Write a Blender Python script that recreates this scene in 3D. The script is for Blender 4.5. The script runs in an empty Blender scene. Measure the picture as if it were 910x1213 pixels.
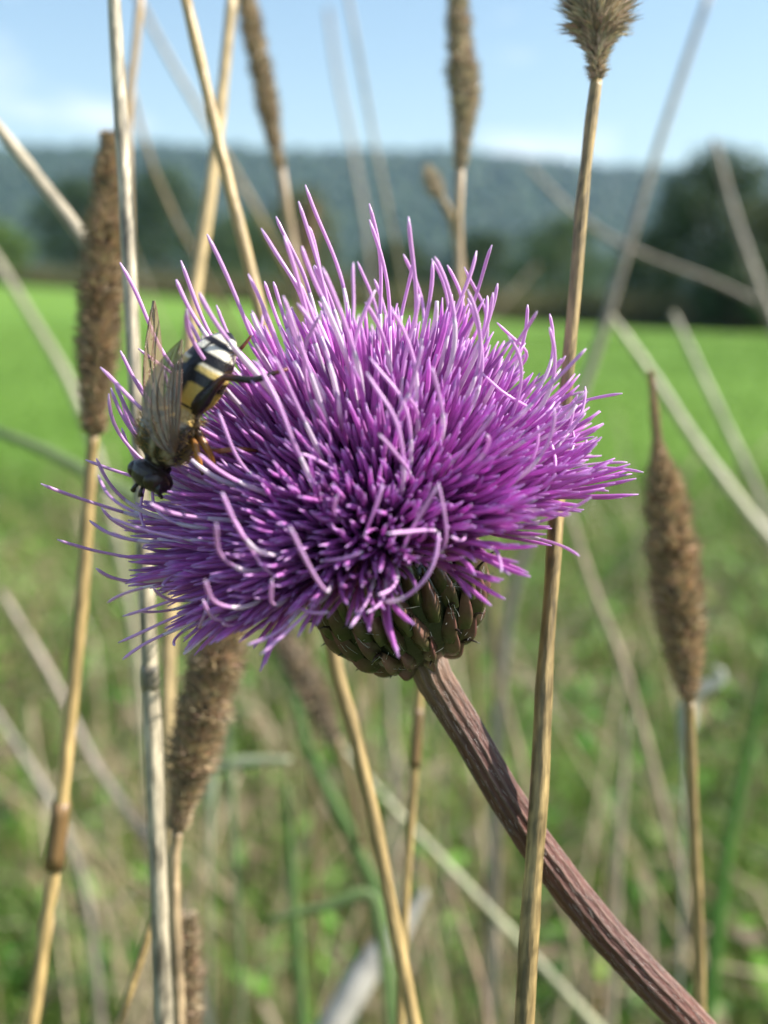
import bpy, math, random
import numpy as np
from mathutils import Vector, Matrix

rng = np.random.default_rng(7)
random.seed(7)
SC = bpy.context.scene
COL = SC.collection

# ------------------------------------------------------------------ camera
F_PX = 1350.0                       # focal length in photograph pixels (910 wide)
CAM_H = 0.85
PITCH = math.atan((606.5 - 372.0) / F_PX)
CAM = np.array([0.0, 0.0, CAM_H])
FWD = np.array([0.0, math.cos(PITCH), -math.sin(PITCH)])
UPV = np.array([0.0, math.sin(PITCH), math.cos(PITCH)])
RGT = np.array([1.0, 0.0, 0.0])

cam_d = bpy.data.cameras.new("camera")
cam = bpy.data.objects.new("camera", cam_d)
COL.objects.link(cam)
cam.location = CAM
cam.rotation_euler = (math.pi / 2 - PITCH, 0, 0)
cam_d.sensor_fit = 'HORIZONTAL'
cam_d.sensor_width = 5.4
cam_d.lens = F_PX / 910 * 5.4
cam_d.clip_start = 0.01
cam_d.clip_end = 9000
cam_d.dof.use_dof = True
cam_d.dof.focus_distance = 0.0937
cam_d.dof.aperture_fstop = 4.3
SC.camera = cam

# ------------------------------------------------------------------ sky and sun
SUN_EL = math.radians(40)
SUN_AZ = math.radians(92)          # clockwise from the view direction (+Y) towards +X
sun_dir = Vector((math.cos(SUN_EL) * math.sin(SUN_AZ), math.cos(SUN_EL) * math.cos(SUN_AZ), math.sin(SUN_EL)))

world = bpy.data.worlds.new("World")
SC.world = world
world.use_nodes = True
wn, wl = world.node_tree.nodes, world.node_tree.links
wn.clear()
w_out = wn.new("ShaderNodeOutputWorld")
w_bg = wn.new("ShaderNodeBackground")
w_bg.inputs["Strength"].default_value = 0.088
sky = wn.new("ShaderNodeTexSky")
sky.sky_type = 'NISHITA'
sky.sun_disc = False
sky.sun_elevation = SUN_EL
sky.sun_rotation = SUN_AZ
sky.altitude = 300
sky.air_density = 1.3
sky.dust_density = 0.8
sky.ozone_density = 1.6
# thin fair-weather cloud: a noise on the sky dome, the same everywhere
tc = wn.new("ShaderNodeTexCoord")
sep = wn.new("ShaderNodeSeparateXYZ")
mp = wn.new("ShaderNodeMapping")
mp.inputs["Scale"].default_value = (1.0, 1.0, 2.6)
mp.inputs["Location"].default_value = (1.7, 0.9, 0.4)
nz = wn.new("ShaderNodeTexNoise")
nz.inputs["Scale"].default_value = 5.5
nz.inputs["Detail"].default_value = 6
nz.inputs["Roughness"].default_value = 0.5
cr = wn.new("ShaderNodeValToRGB")
cr.color_ramp.elements[0].position = 0.585
cr.color_ramp.elements[0].color = (0, 0, 0, 1)
cr.color_ramp.elements[1].position = 0.78
cr.color_ramp.elements[1].color = (1, 1, 1, 1)
mxc = wn.new("ShaderNodeMix")
mxc.data_type = 'RGBA'
mxc.inputs[7].default_value = (7.2, 7.5, 8.0, 1)
wl.new(tc.outputs["Generated"], mp.inputs["Vector"])
wl.new(mp.outputs["Vector"], nz.inputs["Vector"])
wl.new(nz.outputs["Fac"], cr.inputs["Fac"])
wl.new(cr.outputs["Color"], mxc.inputs[0])
wl.new(sky.outputs["Color"], mxc.inputs[6])
wl.new(mxc.outputs[2], w_bg.inputs["Color"])
wl.new(w_bg.outputs["Background"], w_out.inputs["Surface"])

sun_d = bpy.data.lights.new("sun", 'SUN')
sun_d.energy = 5.0
sun_d.angle = math.radians(0.53)
sun_d.color = (1.0, 0.95, 0.87)
sun = bpy.data.objects.new("sun", sun_d)
COL.objects.link(sun)
sun.rotation_euler = sun_dir.to_track_quat('Z', 'Y').to_euler()
sun.location = (2, -1, 4)

SC.view_settings.view_transform = 'Standard'
SC.view_settings.look = 'None'
SC.view_settings.exposure = 1.1
SC.view_settings.gamma = 1.0
SC.view_settings.use_curve_mapping = False
SC.render.engine = 'CYCLES'
SC.cycles.use_denoising = True
SC.cycles.max_bounces = 8
SC.cycles.transparent_max_bounces = 16
SC.cycles.volume_bounces = 1
SC.cycles.sample_clamp_indirect = 6.0

# ------------------------------------------------------------------ helpers
def P(x, y, d):
    """a point d metres in front of the camera's plane, at its real place in the meadow"""
    return CAM + d * (FWD + RGT * (x - 455.0) / F_PX - UPV * (y - 606.5) / F_PX)

def ground_z(x, y):
    x = np.asarray(x, float); y = np.asarray(y, float)
    t = np.clip((y - 8.0) / 75.0, 0, 1)
    s = t * t * (3 - 2 * t)
    return s * 1.25 * np.clip(1 - x / 20.0, 0.0, 3.2) + 0.03 * np.sin(x * 0.9 + 1) * np.sin(y * 0.7) * np.clip(y / 6 - 0.4, 0, 1)

def nrm(v):
    v = np.asarray(v, float)
    return v / (np.linalg.norm(v) + 1e-12)

WM = {}                              # world matrices of what is built
def tag(o, label=None, cat=None, group=None, kind=None):
    if label: o["label"] = label
    if cat: o["category"] = cat
    if group: o["group"] = group
    if kind: o["kind"] = kind
    return o

def link(name, data, parent=None, M=None):
    o = bpy.data.objects.new(name, data)
    COL.objects.link(o)
    M = Matrix.Identity(4) if M is None else M
    if parent is not None:
        o.parent = parent
        o.matrix_basis = WM[parent.name].inverted() @ M
    else:
        o.matrix_basis = M
    WM[o.name] = M
    return o

def empty(name, loc):
    o = link(name, None, None, Matrix.Translation(Vector(loc)))
    o.empty_display_size = 0.02
    return o

def mesh_np(name, V, F, C=None, mat=None, smooth=True):
    """V (n,3), F (m,k) one face size, C (n,3) base colours"""
    V = np.ascontiguousarray(V, dtype=np.float32); F = np.ascontiguousarray(F, dtype=np.int32)
    me = bpy.data.meshes.new(name)
    m, k = F.shape
    me.vertices.add(len(V)); me.vertices.foreach_set("co", V.ravel())
    me.loops.add(m * k); me.loops.foreach_set("vertex_index", F.ravel())
    me.polygons.add(m)
    me.polygons.foreach_set("loop_start", np.arange(m, dtype=np.int32) * k)
    me.polygons.foreach_set("use_smooth", np.full(m, smooth, dtype=bool))
    me.update(calc_edges=True)
    if C is not None:
        a = me.color_attributes.new("col", 'FLOAT_COLOR', 'POINT')
        c4 = np.ones((len(V), 4), np.float32); c4[:, :3] = C
        a.data.foreach_set("color", c4.ravel())
    if mat: me.materials.append(mat)
    return me

class MB:
    """collects quads/tris of one part"""
    def __init__(self): self.v = []; self.f = []; self.c = []; self.st = []
    def add(self, V, F, C, ST=None):
        b = len(self.v)
        V = np.asarray(V, float)
        self.v += V.tolist()
        self.f += [[b + i for i in f] for f in F]
        C = np.asarray(C, float)
        if C.ndim == 1: C = np.tile(C, (len(V), 1))
        self.c += C.tolist()
        self.st += (V if ST is None else ST).tolist()
    def tube(self, pts, rad, n=8, col=(1, 1, 1), cap=True, prof=None, twist=0.0):
        pts = np.asarray(pts, float); m = len(pts)
        rad = np.broadcast_to(np.asarray(rad, float), (m,))
        tg = np.gradient(pts, axis=0)
        tg /= np.linalg.norm(tg, axis=1)[:, None] + 1e-12
        a = np.array([0, 0, 1.0]) if abs(tg[0][2]) < 0.9 else np.array([1.0, 0, 0])
        u = nrm(np.cross(tg[0], a))
        V = []; C = []; ST = []
        sl = np.r_[0, np.cumsum(np.linalg.norm(np.diff(pts, axis=0), axis=1))]
        off = pts[0] * 7.0
        col = np.asarray(col, float)
        for i in range(m):
            u = nrm(u - tg[i] * np.dot(u, tg[i])); w = np.cross(tg[i], u)
            th = np.arange(n) * 2 * math.pi / n + twist * i
            r = rad[i] * (1 if prof is None else prof)
            V.append(pts[i] + (np.cos(th) * r)[:, None] * u + (np.sin(th) * r)[:, None] * w)
            ST.append(np.c_[np.cos(th) * rad[i] + off[0], np.sin(th) * rad[i] + off[1], np.full(n, sl[i])])
            C.append(np.tile(col if col.ndim == 1 else col[i], (n, 1)))
        F = []
        for i in range(m - 1):
            for j in range(n):
                k = (j + 1) % n
                F.append((i * n + j, i * n + k, (i + 1) * n + k, (i + 1) * n + j))
        V = np.concatenate(V); C = np.concatenate(C)
        if cap:
            F.append(tuple(range(n))[::-1]); F.append(tuple(range((m - 1) * n, m * n)))
        self.add(V, F, C, np.concatenate(ST))
    def build(self, name, mat, parent=None, M=None, smooth=True):
        return link(name, self.mesh(name, mat, smooth), parent, M)
    def mesh(self, name, mat, smooth=True):
        me = bpy.data.meshes.new(name)
        me.from_pydata(self.v, [], self.f)
        me.polygons.foreach_set("use_smooth", [smooth] * len(self.f))
        a = me.color_attributes.new("col", 'FLOAT_COLOR', 'POINT')
        c4 = np.ones((len(self.v), 4), np.float32); c4[:, :3] = self.c
        a.data.foreach_set("color", c4.ravel())
        b = me.attributes.new("st", 'FLOAT_VECTOR', 'POINT')
        b.data.foreach_set("vector", np.asarray(self.st, np.float32).ravel())
        if mat: me.materials.append(mat)
        return me

def spline(pts, n):
    """Catmull-Rom through pts"""
    pts = np.asarray(pts, float)
    p = np.vstack([2 * pts[0] - pts[1], pts, 2 * pts[-1] - pts[-2]])
    d = np.linalg.norm(np.diff(pts, axis=0), axis=1); cum = np.r_[0, np.cumsum(d)]
    out = []
    for s in np.linspace(0, cum[-1], n):
        i = min(int(np.searchsorted(cum, s, side='right')) - 1, len(pts) - 2)
        t = (s - cum[i]) / d[i]
        a, b, c, e = p[i], p[i + 1], p[i + 2], p[i + 3]
        out.append(0.5 * (2 * b + (c - a) * t + (2 * a - 5 * b + 4 * c - e) * t * t + (3 * b - a - 3 * c + e) * t ** 3))
    return np.array(out)

def batch(tv, tf, mats, cols, tcol=None):
    """copies of one small template joined into one array set"""
    tv = np.asarray(tv, float); tf = np.asarray(tf, int)
    N = len(mats); k = len(tv)
    V = np.einsum('nij,kj->nki', mats[:, :3, :3], tv) + mats[:, None, :3, 3]
    F = (tf[None] + (np.arange(N) * k)[:, None, None]).reshape(-1, tf.shape[1])
    C = np.repeat(cols[:, None, :], k, 1)
    if tcol is not None: C = C * tcol[None]
    return V.reshape(-1, 3), F, C.reshape(-1, 3)

# ------------------------------------------------------------------ materials
def mat_col(name, rough=0.6, transl=0.0, nscale=0.0, namt=0.0, spec=0.4, bump=0.0, bscale=1000.0, rnd=0.0, aniso=None, sheen=0.0):
    """base colour from the mesh's own colour attribute, varied by noise"""
    m = bpy.data.materials.new(name); m.use_nodes = True
    n, l = m.node_tree.nodes, m.node_tree.links
    b = n["Principled BSDF"]; out = n["Material Output"]
    at = n.new("ShaderNodeAttribute"); at.attribute_name = "col"
    c = at.outputs["Color"]
    vec = None
    if nscale or bump:
        co = n.new("ShaderNodeTexCoord"); vec = co.outputs["Object"]
        if aniso:
            sa = n.new("ShaderNodeAttribute"); sa.attribute_name = "st"; vec = sa.outputs["Vector"]
            mpn = n.new("ShaderNodeMapping"); mpn.inputs["Scale"].default_value = aniso
            l.new(vec, mpn.inputs["Vector"]); vec = mpn.outputs["Vector"]
    if namt:
        t = n.new("ShaderNodeTexNoise"); t.inputs["Scale"].default_value = nscale; t.inputs["Detail"].default_value = 5
        l.new(vec, t.inputs["Vector"])
        mr = n.new("ShaderNodeMapRange")
        mr.inputs["From Min"].default_value = 0.25; mr.inputs["From Max"].default_value = 0.75
        mr.inputs["To Min"].default_value = 1 - namt; mr.inputs["To Max"].default_value = 1 + namt
        l.new(t.outputs["Fac"], mr.inputs["Value"])
        vm = n.new("ShaderNodeVectorMath"); vm.operation = 'SCALE'
        l.new(c, vm.inputs[0]); l.new(mr.outputs["Result"], vm.inputs["Scale"])
        c = vm.outputs["Vector"]
    if rnd:
        oi = n.new("ShaderNodeObjectInfo")
        hs = n.new("ShaderNodeHueSaturation")
        r1 = n.new("ShaderNodeMapRange"); r1.inputs["To Min"].default_value = 1 - rnd; r1.inputs["To Max"].default_value = 1 + rnd
        r2 = n.new("ShaderNodeMapRange"); r2.inputs["To Min"].default_value = 0.5 - rnd * 0.035; r2.inputs["To Max"].default_value = 0.5 + rnd * 0.05
        l.new(oi.outputs["Random"], r1.inputs["Value"]); l.new(oi.outputs["Random"], r2.inputs["Value"])
        l.new(r1.outputs["Result"], hs.inputs["Value"]); l.new(r2.outputs["Result"], hs.inputs["Hue"])
        l.new(c, hs.inputs["Color"]); c = hs.outputs["Color"]
    l.new(c, b.inputs["Base Color"])
    b.inputs["Roughness"].default_value = rough
    b.inputs["Specular IOR Level"].default_value = spec
    if sheen: b.inputs["Sheen Weight"].default_value = sheen
    if bump:
        t2 = n.new("ShaderNodeTexNoise"); t2.inputs["Scale"].default_value = bscale; t2.inputs["Detail"].default_value = 4
        l.new(vec, t2.inputs["Vector"])
        bp = n.new("ShaderNodeBump"); bp.inputs["Strength"].default_value = bump; bp.inputs["Distance"].default_value = 0.0002
        l.new(t2.outputs["Fac"], bp.inputs["Height"]); l.new(bp.outputs["Normal"], b.inputs["Normal"])
    if transl:
        tr = n.new("ShaderNodeBsdfTranslucent"); l.new(c, tr.inputs["Color"])
        mx = n.new("ShaderNodeMixShader"); mx.inputs[0].default_value = transl
        l.new(b.outputs[0], mx.inputs[1]); l.new(tr.outputs[0], mx.inputs[2]); l.new(mx.outputs[0], out.inputs["Surface"])
    return m

M_GRASS = mat_col("grass_blades", 0.5, 0.35, spec=0.35)
M_STRAW = mat_col("dry_straw", 0.42, 0.10, nscale=2000, namt=0.60, spec=0.5, bump=0.7, bscale=3500, aniso=(1, 1, 0.12))
M_SPIKE = mat_col("dry_spikelets", 0.6, 0.2, spec=0.35)
M_LEAF = mat_col("tree_leaves", 0.55, 0.3, spec=0.3)
M_BARK = mat_col("bark", 0.85, nscale=6, namt=0.35, spec=0.2)
M_FLORET = mat_col("floret_petal", 0.34, 0.38, nscale=900, namt=0.16, spec=0.5, rnd=0.16)
M_STYLE = mat_col("floret_style", 0.30, 0.32, spec=0.55, rnd=0.10)
M_BRACT = mat_col("bract_skin", 0.27, 0.0, nscale=700, namt=0.35, spec=0.55, bump=0.35, bscale=1600, rnd=0.2)
M_STEM = mat_col("thistle_stem_skin", 0.5, 0.0, nscale=4000, namt=0.50, spec=0.45, bump=0.9, bscale=4500, aniso=(1, 1, 0.16))
M_HAIR = mat_col("white_hair", 0.5, 0.3, spec=0.5)
M_FLY = mat_col("insect_cuticle", 0.3, 0.0, nscale=1500, namt=0.18, spec=0.5, bump=0.3, bscale=4000)
M_FUZZ = mat_col("insect_hair", 0.55, 0.3, spec=0.4)

def mat_wing():
    m = bpy.data.materials.new("wing_membrane"); m.use_nodes = True
    n, l = m.node_tree.nodes, m.node_tree.links
    out = n["Material Output"]; b = n["Principled BSDF"]
    at = n.new("ShaderNodeAttribute"); at.attribute_name = "col"
    l.new(at.outputs["Color"], b.inputs["Base Color"])
    b.inputs["Roughness"].default_value = 0.25; b.inputs["Specular IOR Level"].default_value = 0.7
    tr = n.new("ShaderNodeBsdfTransparent"); tr.inputs["Color"].default_value = (0.93, 0.88, 0.80, 1)
    mx = n.new("ShaderNodeMixShader"); mx.inputs[0].default_value = 0.70
    l.new(tr.outputs[0], mx.inputs[1]); l.new(b.outputs[0], mx.inputs[2]); l.new(mx.outputs[0], out.inputs["Surface"])
    return m
M_WING = mat_wing()

def mat_ground():
    m = bpy.data.materials.new("meadow_ground"); m.use_nodes = True
    n, l = m.node_tree.nodes, m.node_tree.links
    b = n["Principled BSDF"]; b.inputs["Roughness"].default_value = 0.9; b.inputs["Specular IOR Level"].default_value = 0.15
    co = n.new("ShaderNodeTexCoord")
    def noise(s, d=6):
        t = n.new("ShaderNodeTexNoise"); t.inputs["Scale"].default_value = s; t.inputs["Detail"].default_value = d
        l.new(co.outputs["Object"], t.inputs["Vector"]); return t
    t1, t2 = noise(0.12), noise(9.0)
    r = n.new("ShaderNodeValToRGB"); e = r.color_ramp.elements
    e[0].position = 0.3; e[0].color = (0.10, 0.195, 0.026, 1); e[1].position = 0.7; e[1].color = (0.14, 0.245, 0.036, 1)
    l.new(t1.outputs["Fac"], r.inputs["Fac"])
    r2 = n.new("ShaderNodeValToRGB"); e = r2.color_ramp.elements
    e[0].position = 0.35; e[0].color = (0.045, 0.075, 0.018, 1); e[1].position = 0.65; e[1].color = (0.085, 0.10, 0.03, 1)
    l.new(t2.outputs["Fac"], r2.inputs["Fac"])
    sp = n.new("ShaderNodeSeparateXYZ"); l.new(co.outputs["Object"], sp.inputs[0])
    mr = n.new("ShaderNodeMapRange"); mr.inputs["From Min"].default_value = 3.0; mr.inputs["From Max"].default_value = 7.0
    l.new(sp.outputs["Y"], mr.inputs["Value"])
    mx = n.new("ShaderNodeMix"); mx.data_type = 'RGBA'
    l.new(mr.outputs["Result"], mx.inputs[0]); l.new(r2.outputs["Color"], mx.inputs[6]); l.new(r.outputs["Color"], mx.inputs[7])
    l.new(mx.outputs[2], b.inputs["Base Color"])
    bp = n.new("ShaderNodeBump"); bp.inputs["Strength"].default_value = 0.4; bp.inputs["Distance"].default_value = 0.03
    l.new(t2.outputs["Fac"], bp.inputs["Height"]); l.new(bp.outputs["Normal"], b.inputs["Normal"])
    return m
M_GROUND = mat_ground()

# ------------------------------------------------------------------ ground, hills
def build_ground():
    rad = np.r_[0.0, np.geomspace(0.4, 3200, 110)]
    na = 120
    V = []; 
    for r in rad:
        a = np.arange(na) * 2 * math.pi / na
        V.append(np.c_[r * np.sin(a), r * np.cos(a), np.zeros(na)])
    V = np.concatenate(V); V[:, 2] = ground_z(V[:, 0], V[:, 1])
    F = []
    for i in range(len(rad) - 1):
        for j in range(na):
            k = (j + 1) % na
            F.append((i * na + j, (i + 1) * na + j, (i + 1) * na + k, i * na + k))
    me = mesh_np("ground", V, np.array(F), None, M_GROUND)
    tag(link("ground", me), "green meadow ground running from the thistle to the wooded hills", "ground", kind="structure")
build_ground()

def ridge(ang):
    """height of the ridge by compass angle (0 = straight ahead)"""
    return 172 + 9 * np.sin(ang * 4.0 + 0.6) + 6 * np.sin(ang * 11 + 2) + 3 * np.sin(ang * 23) - 62 * np.clip(ang, -0.6, 0.6)

def hill_z(r, ang):
    t = np.clip((r - 700) / 700.0, 0, 1); s = t * t * (3 - 2 * t)
    g = ground_z(r * np.sin(ang), r * np.cos(ang))
    return g - 2 + s * (ridge(ang) - g) * np.where(r > 1400, np.clip(1 - (r - 1400) / 2600.0, 0.3, 1), 1)

def build_hills():
    ang = np.linspace(-1.15, 1.15, 160); rr = np.linspace(690, 2300, 60)
    A, R = np.meshgrid(ang, rr)
    Z = hill_z(R, A) + rng.normal(0, 0.6, A.shape)
    V = np.c_[(R * np.sin(A)).ravel(), (R * np.cos(A)).ravel(), Z.ravel()]
    n = len(ang)
    F = [(i * n + j, i * n + j + 1, (i + 1) * n + j + 1, (i + 1) * n + j) for i in range(len(rr) - 1) for j in range(n - 1)]
    C = np.tile(np.array([0.026, 0.046, 0.02]), (len(V), 1)) * rng.uniform(0.8, 1.2, (len(V), 1))
    tag(link("hill", mesh_np("hill", V, np.array(F), C, M_BARK)), "long low wooded ridge closing the view behind the fields", "hill", kind="structure")
    # the wood that covers the ridge, far too many crowns to count
    N = 7000
    a = rng.uniform(-0.75, 0.75, N); r = rng.uniform(760, 1500, N)
    b = bpy.data.meshes.new("t"); import bmesh
    bm = bmesh.new(); bmesh.ops.create_icosphere(bm, subdivisions=1, radius=1); bm.verts.ensure_lookup_table()
    tv = np.array([v.co for v in bm.verts]); tf = np.array([[v.index for v in f.verts] for f in bm.faces]); bm.free(); bpy.data.meshes.remove(b)
    tv *= rng.uniform(0.8, 1.15, (len(tv), 1))
    mats = np.zeros((N, 4, 4)); s = rng.uniform(5, 9, N)
    th = rng.uniform(0, 6.28, N)
    mats[:, 0, 0] = s * np.cos(th); mats[:, 0, 1] = -s * np.sin(th); mats[:, 1, 0] = s * np.sin(th); mats[:, 1, 1] = s * np.cos(th)
    mats[:, 2, 2] = s * rng.uniform(0.9, 1.5, N); mats[:, 3, 3] = 1
    mats[:, 0, 3] = r * np.sin(a); mats[:, 1, 3] = r * np.cos(a); mats[:, 2, 3] = hill_z(r, a) + 2
    cols = np.array([0.024, 0.046, 0.018]) * rng.uniform(0.6, 1.6, (N, 1))
    V, F, C = batch(tv, tf, mats, cols)
    tag(link("forest", mesh_np("forest", V, F, C, M_LEAF)), "dense dark wood covering the distant ridge", "forest", kind="stuff")
build_hills()

# ------------------------------------------------------------------ trees along the far edge of the field
def build_tree(px, top_y, dist, w_px, label, colour, seed, leaf=0.22, nleaf=5000, bushy=0.0):
    r = np.random.default_rng(seed)
    p = P(px, 380, dist); x, y = p[0], p[1]
    z0 = float(ground_z(x, y))
    top = P(px, top_y, dist)[2]; H = top - z0; W = w_px / F_PX * dist / 2
    root = empty("tree", (x, y, z0)); tag(root, label, "tree", "trees along the field edge")
    mb = MB()
    th = H * (0.34 - 0.2 * bushy)
    bark = np.array([0.10, 0.08, 0.06])
    trunk = spline([(x, y, z0 - 0.2), (x + 0.03 * W, y, z0 + th * 0.5), (x - 0.04 * W, y + 0.03 * W, z0 + th), (x + 0.02 * W, y, z0 + H * 0.72)], 12)
    mb.tube(trunk, np.linspace(0.035, 0.010, 12) * H + 0.01, 8, bark)
    lobes = []
    nl = 11
    for i in range(nl):
        a = i * 2.4 + r.uniform(-0.4, 0.4); f = (i + 0.5) / nl
        rad = W * (0.58 if f < 0.75 else 0.36) * r.uniform(0.75, 1.1)
        zz = z0 + H * (0.24 - 0.12 * bushy + (0.62 + 0.12 * bushy) * f)
        c = np.array([x + math.cos(a) * rad, y + math.sin(a) * rad, zz])
        lobes.append((c, W * r.uniform(0.36, 0.56), H * r.uniform(0.12, 0.19)))
        b0 = trunk[4 + int(f * 6)]
        mb.tube(spline([b0, (b0 + c) / 2 + np.array([0, 0, -0.03 * H]), c], 6), np.linspace(0.012, 0.004, 6) * H, 5, bark)
    lobes.append((np.array([x, y, z0 + H * 0.86]), W * 0.42, H * 0.14))
    lobes.append((np.array([x, y, z0 + H * 0.55]), W * 0.6, H * 0.25))
    mb.build("trunk", M_BARK, root)
    N = nleaf
    k = r.integers(0, len(lobes), N)
    cen = np.array([l_[0] for l_ in lobes])[k]; rw = np.array([l_[1] for l_ in lobes])[k]; rh = np.array([l_[2] for l_ in lobes])[k]
    d = r.normal(size=(N, 3)); d /= np.linalg.norm(d, axis=1)[:, None]
    q = r.uniform(0.35, 1.0, N) ** 0.6 * (1 + 0.12 * np.sin(d[:, 0] * 9 + k) * np.sin(d[:, 2] * 8))
    pos = cen + d * np.c_[rw, rw, rh] * q[:, None]
    mats = np.zeros((N, 4, 4)); nn = nrm_rows(d + r.normal(0, 0.6, (N, 3)) + np.array([0, 0, 0.3]))
    u = nrm_rows(np.cross(nn, r.normal(size=(N, 3)))); v = np.cross(nn, u)
    s = leaf * r.uniform(0.6, 1.3, N)[:, None]
    mats[:, :3, 0] = u * s; mats[:, :3, 1] = v * s; mats[:, :3, 2] = nn * s; mats[:, :3, 3] = pos; mats[:, 3, 3] = 1
    tv = np.array([(-0.5, 0, 0), (0, -0.3, 0.06), (0.5, 0, 0), (0, 0.3, 0.06)]); tf = np.array([(0, 1, 2, 3)])
    cols = np.array(colour) * r.uniform(0.6, 1.45, (N, 1)) * (1 + r.normal(0, 0.08, (N, 3)))
    V, F, C = batch(tv, tf, mats, np.clip(cols, 0.004, 1))
    link("crown", mesh_np("crown", V, F, C, M_LEAF, smooth=False), root)
    return root
def nrm_rows(a):
    return a / (np.linalg.norm(a, axis=1)[:, None] + 1e-12)

DG = (0.035, 0.065, 0.018); MG = (0.06, 0.10, 0.022); OL = (0.10, 0.105, 0.03); LG = (0.11, 0.18, 0.04)
build_tree(838, 172, 47, 170, "tall dark round-topped tree at the field edge beside the big grey straw", DG, 1, bushy=0.5, nleaf=9000)
build_tree(935, 215, 44, 170, "olive green broad tree crowding the tall dark tree from the side", OL, 2, bushy=0.6, nleaf=8000)
build_tree(870, 290, 41, 110, "low dark bush at the foot of the tall dark tree", DG, 12, bushy=1.0, nleaf=6000)
build_tree(768, 268, 56, 100, "small dark bush between the tall dark tree and the olive hedge", DG, 3, bushy=1.0)
build_tree(662, 255, 78, 140, "olive topped hedge tree behind the sharp timothy straw", MG, 4, bushy=0.8, leaf=0.3)
build_tree(570, 272, 84, 130, "dark hedge tree behind the purple flower's topmost styles", DG, 5, bushy=0.8, leaf=0.3)
build_tree(470, 285, 84, 130, "low hedge tree standing behind the crown of the purple flower", DG, 6, bushy=0.8, leaf=0.3)
build_tree(360, 222, 80, 110, "brownish green hedge tree behind the upper edge of the purple flower", OL, 7, bushy=0.5, leaf=0.3)
build_tree(285, 250, 92, 130, "mid green hedge tree seen between two crossing yellow straws", MG, 8, bushy=0.6, leaf=0.32)
build_tree(195, 195, 100, 140, "tall dark green tree behind the pale upright straw", DG, 9, bushy=0.4, leaf=0.34, nleaf=7000)
build_tree(95, 208, 104, 140, "dark green tree behind the long brown timothy head", DG, 10, bushy=0.5, leaf=0.34, nleaf=7000)
build_tree(5, 262, 84, 90, "light green bush under the far hill, past the leaning bent straw", LG, 11, bushy=1.0, leaf=0.3)

# ------------------------------------------------------------------ grass that nobody could count
def blades(N, xs, ys, h, w, cols, lean=0.5, seg=3, r=rng, z=None):
    """tapered bent blades as one array set"""
    z0 = ground_z(xs, ys) if z is None else z
    az = r.uniform(0, 6.283, N); ln = np.abs(r.normal(0, lean, N)); fa = r.uniform(0, 6.283, N)
    rows = []
    for i in range(seg + 1):
        t = i / seg
        out = h * ln * t ** 1.8; up = h * t * (1 - 0.25 * ln * t)
        cx = xs + np.cos(az) * out; cy = ys + np.sin(az) * out; cz = z0 - 0.01 + up
        ww = w * (1 - t ** 1.5) * 0.5 + 0.0002
        if i < seg:
            rows.append(np.c_[cx - np.cos(fa) * ww, cy - np.sin(fa) * ww, cz]); rows.append(np.c_[cx + np.cos(fa) * ww, cy + np.sin(fa) * ww, cz])
        else:
            rows.append(np.c_[cx, cy, cz])
    V = np.stack(rows, 1); k = V.shape[1]
    tf = []
    for i in range(seg - 1):
        tf += [(2 * i, 2 * i + 1, 2 * i + 3), (2 * i, 2 * i + 3, 2 * i + 2)]
    tf.append((k - 3, k - 2, k - 1))
    F = (np.array(tf)[None] + (np.arange(N) * k)[:, None, None]).reshape(-1, 3)
    C = np.repeat(cols[:, None, :], k, 1).reshape(-1, 3)
    return V.reshape(-1, 3), F, C

def scatter(N, y0, y1, pw=1.0, margin=0.8, k=0.62):
    y = y0 + (y1 - y0) * rng.uniform(0, 1, N) ** pw
    x = rng.uniform(-1, 1, N) * (y * k + margin)
    return x, y

def patchy(x, y, s, ph):
    return 0.5 + 0.25 * (np.sin(x * s + ph) * np.sin(y * s * 0.8 + ph * 2) + np.sin(x * s * 2.3 + y * s * 1.7 + ph))

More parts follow.
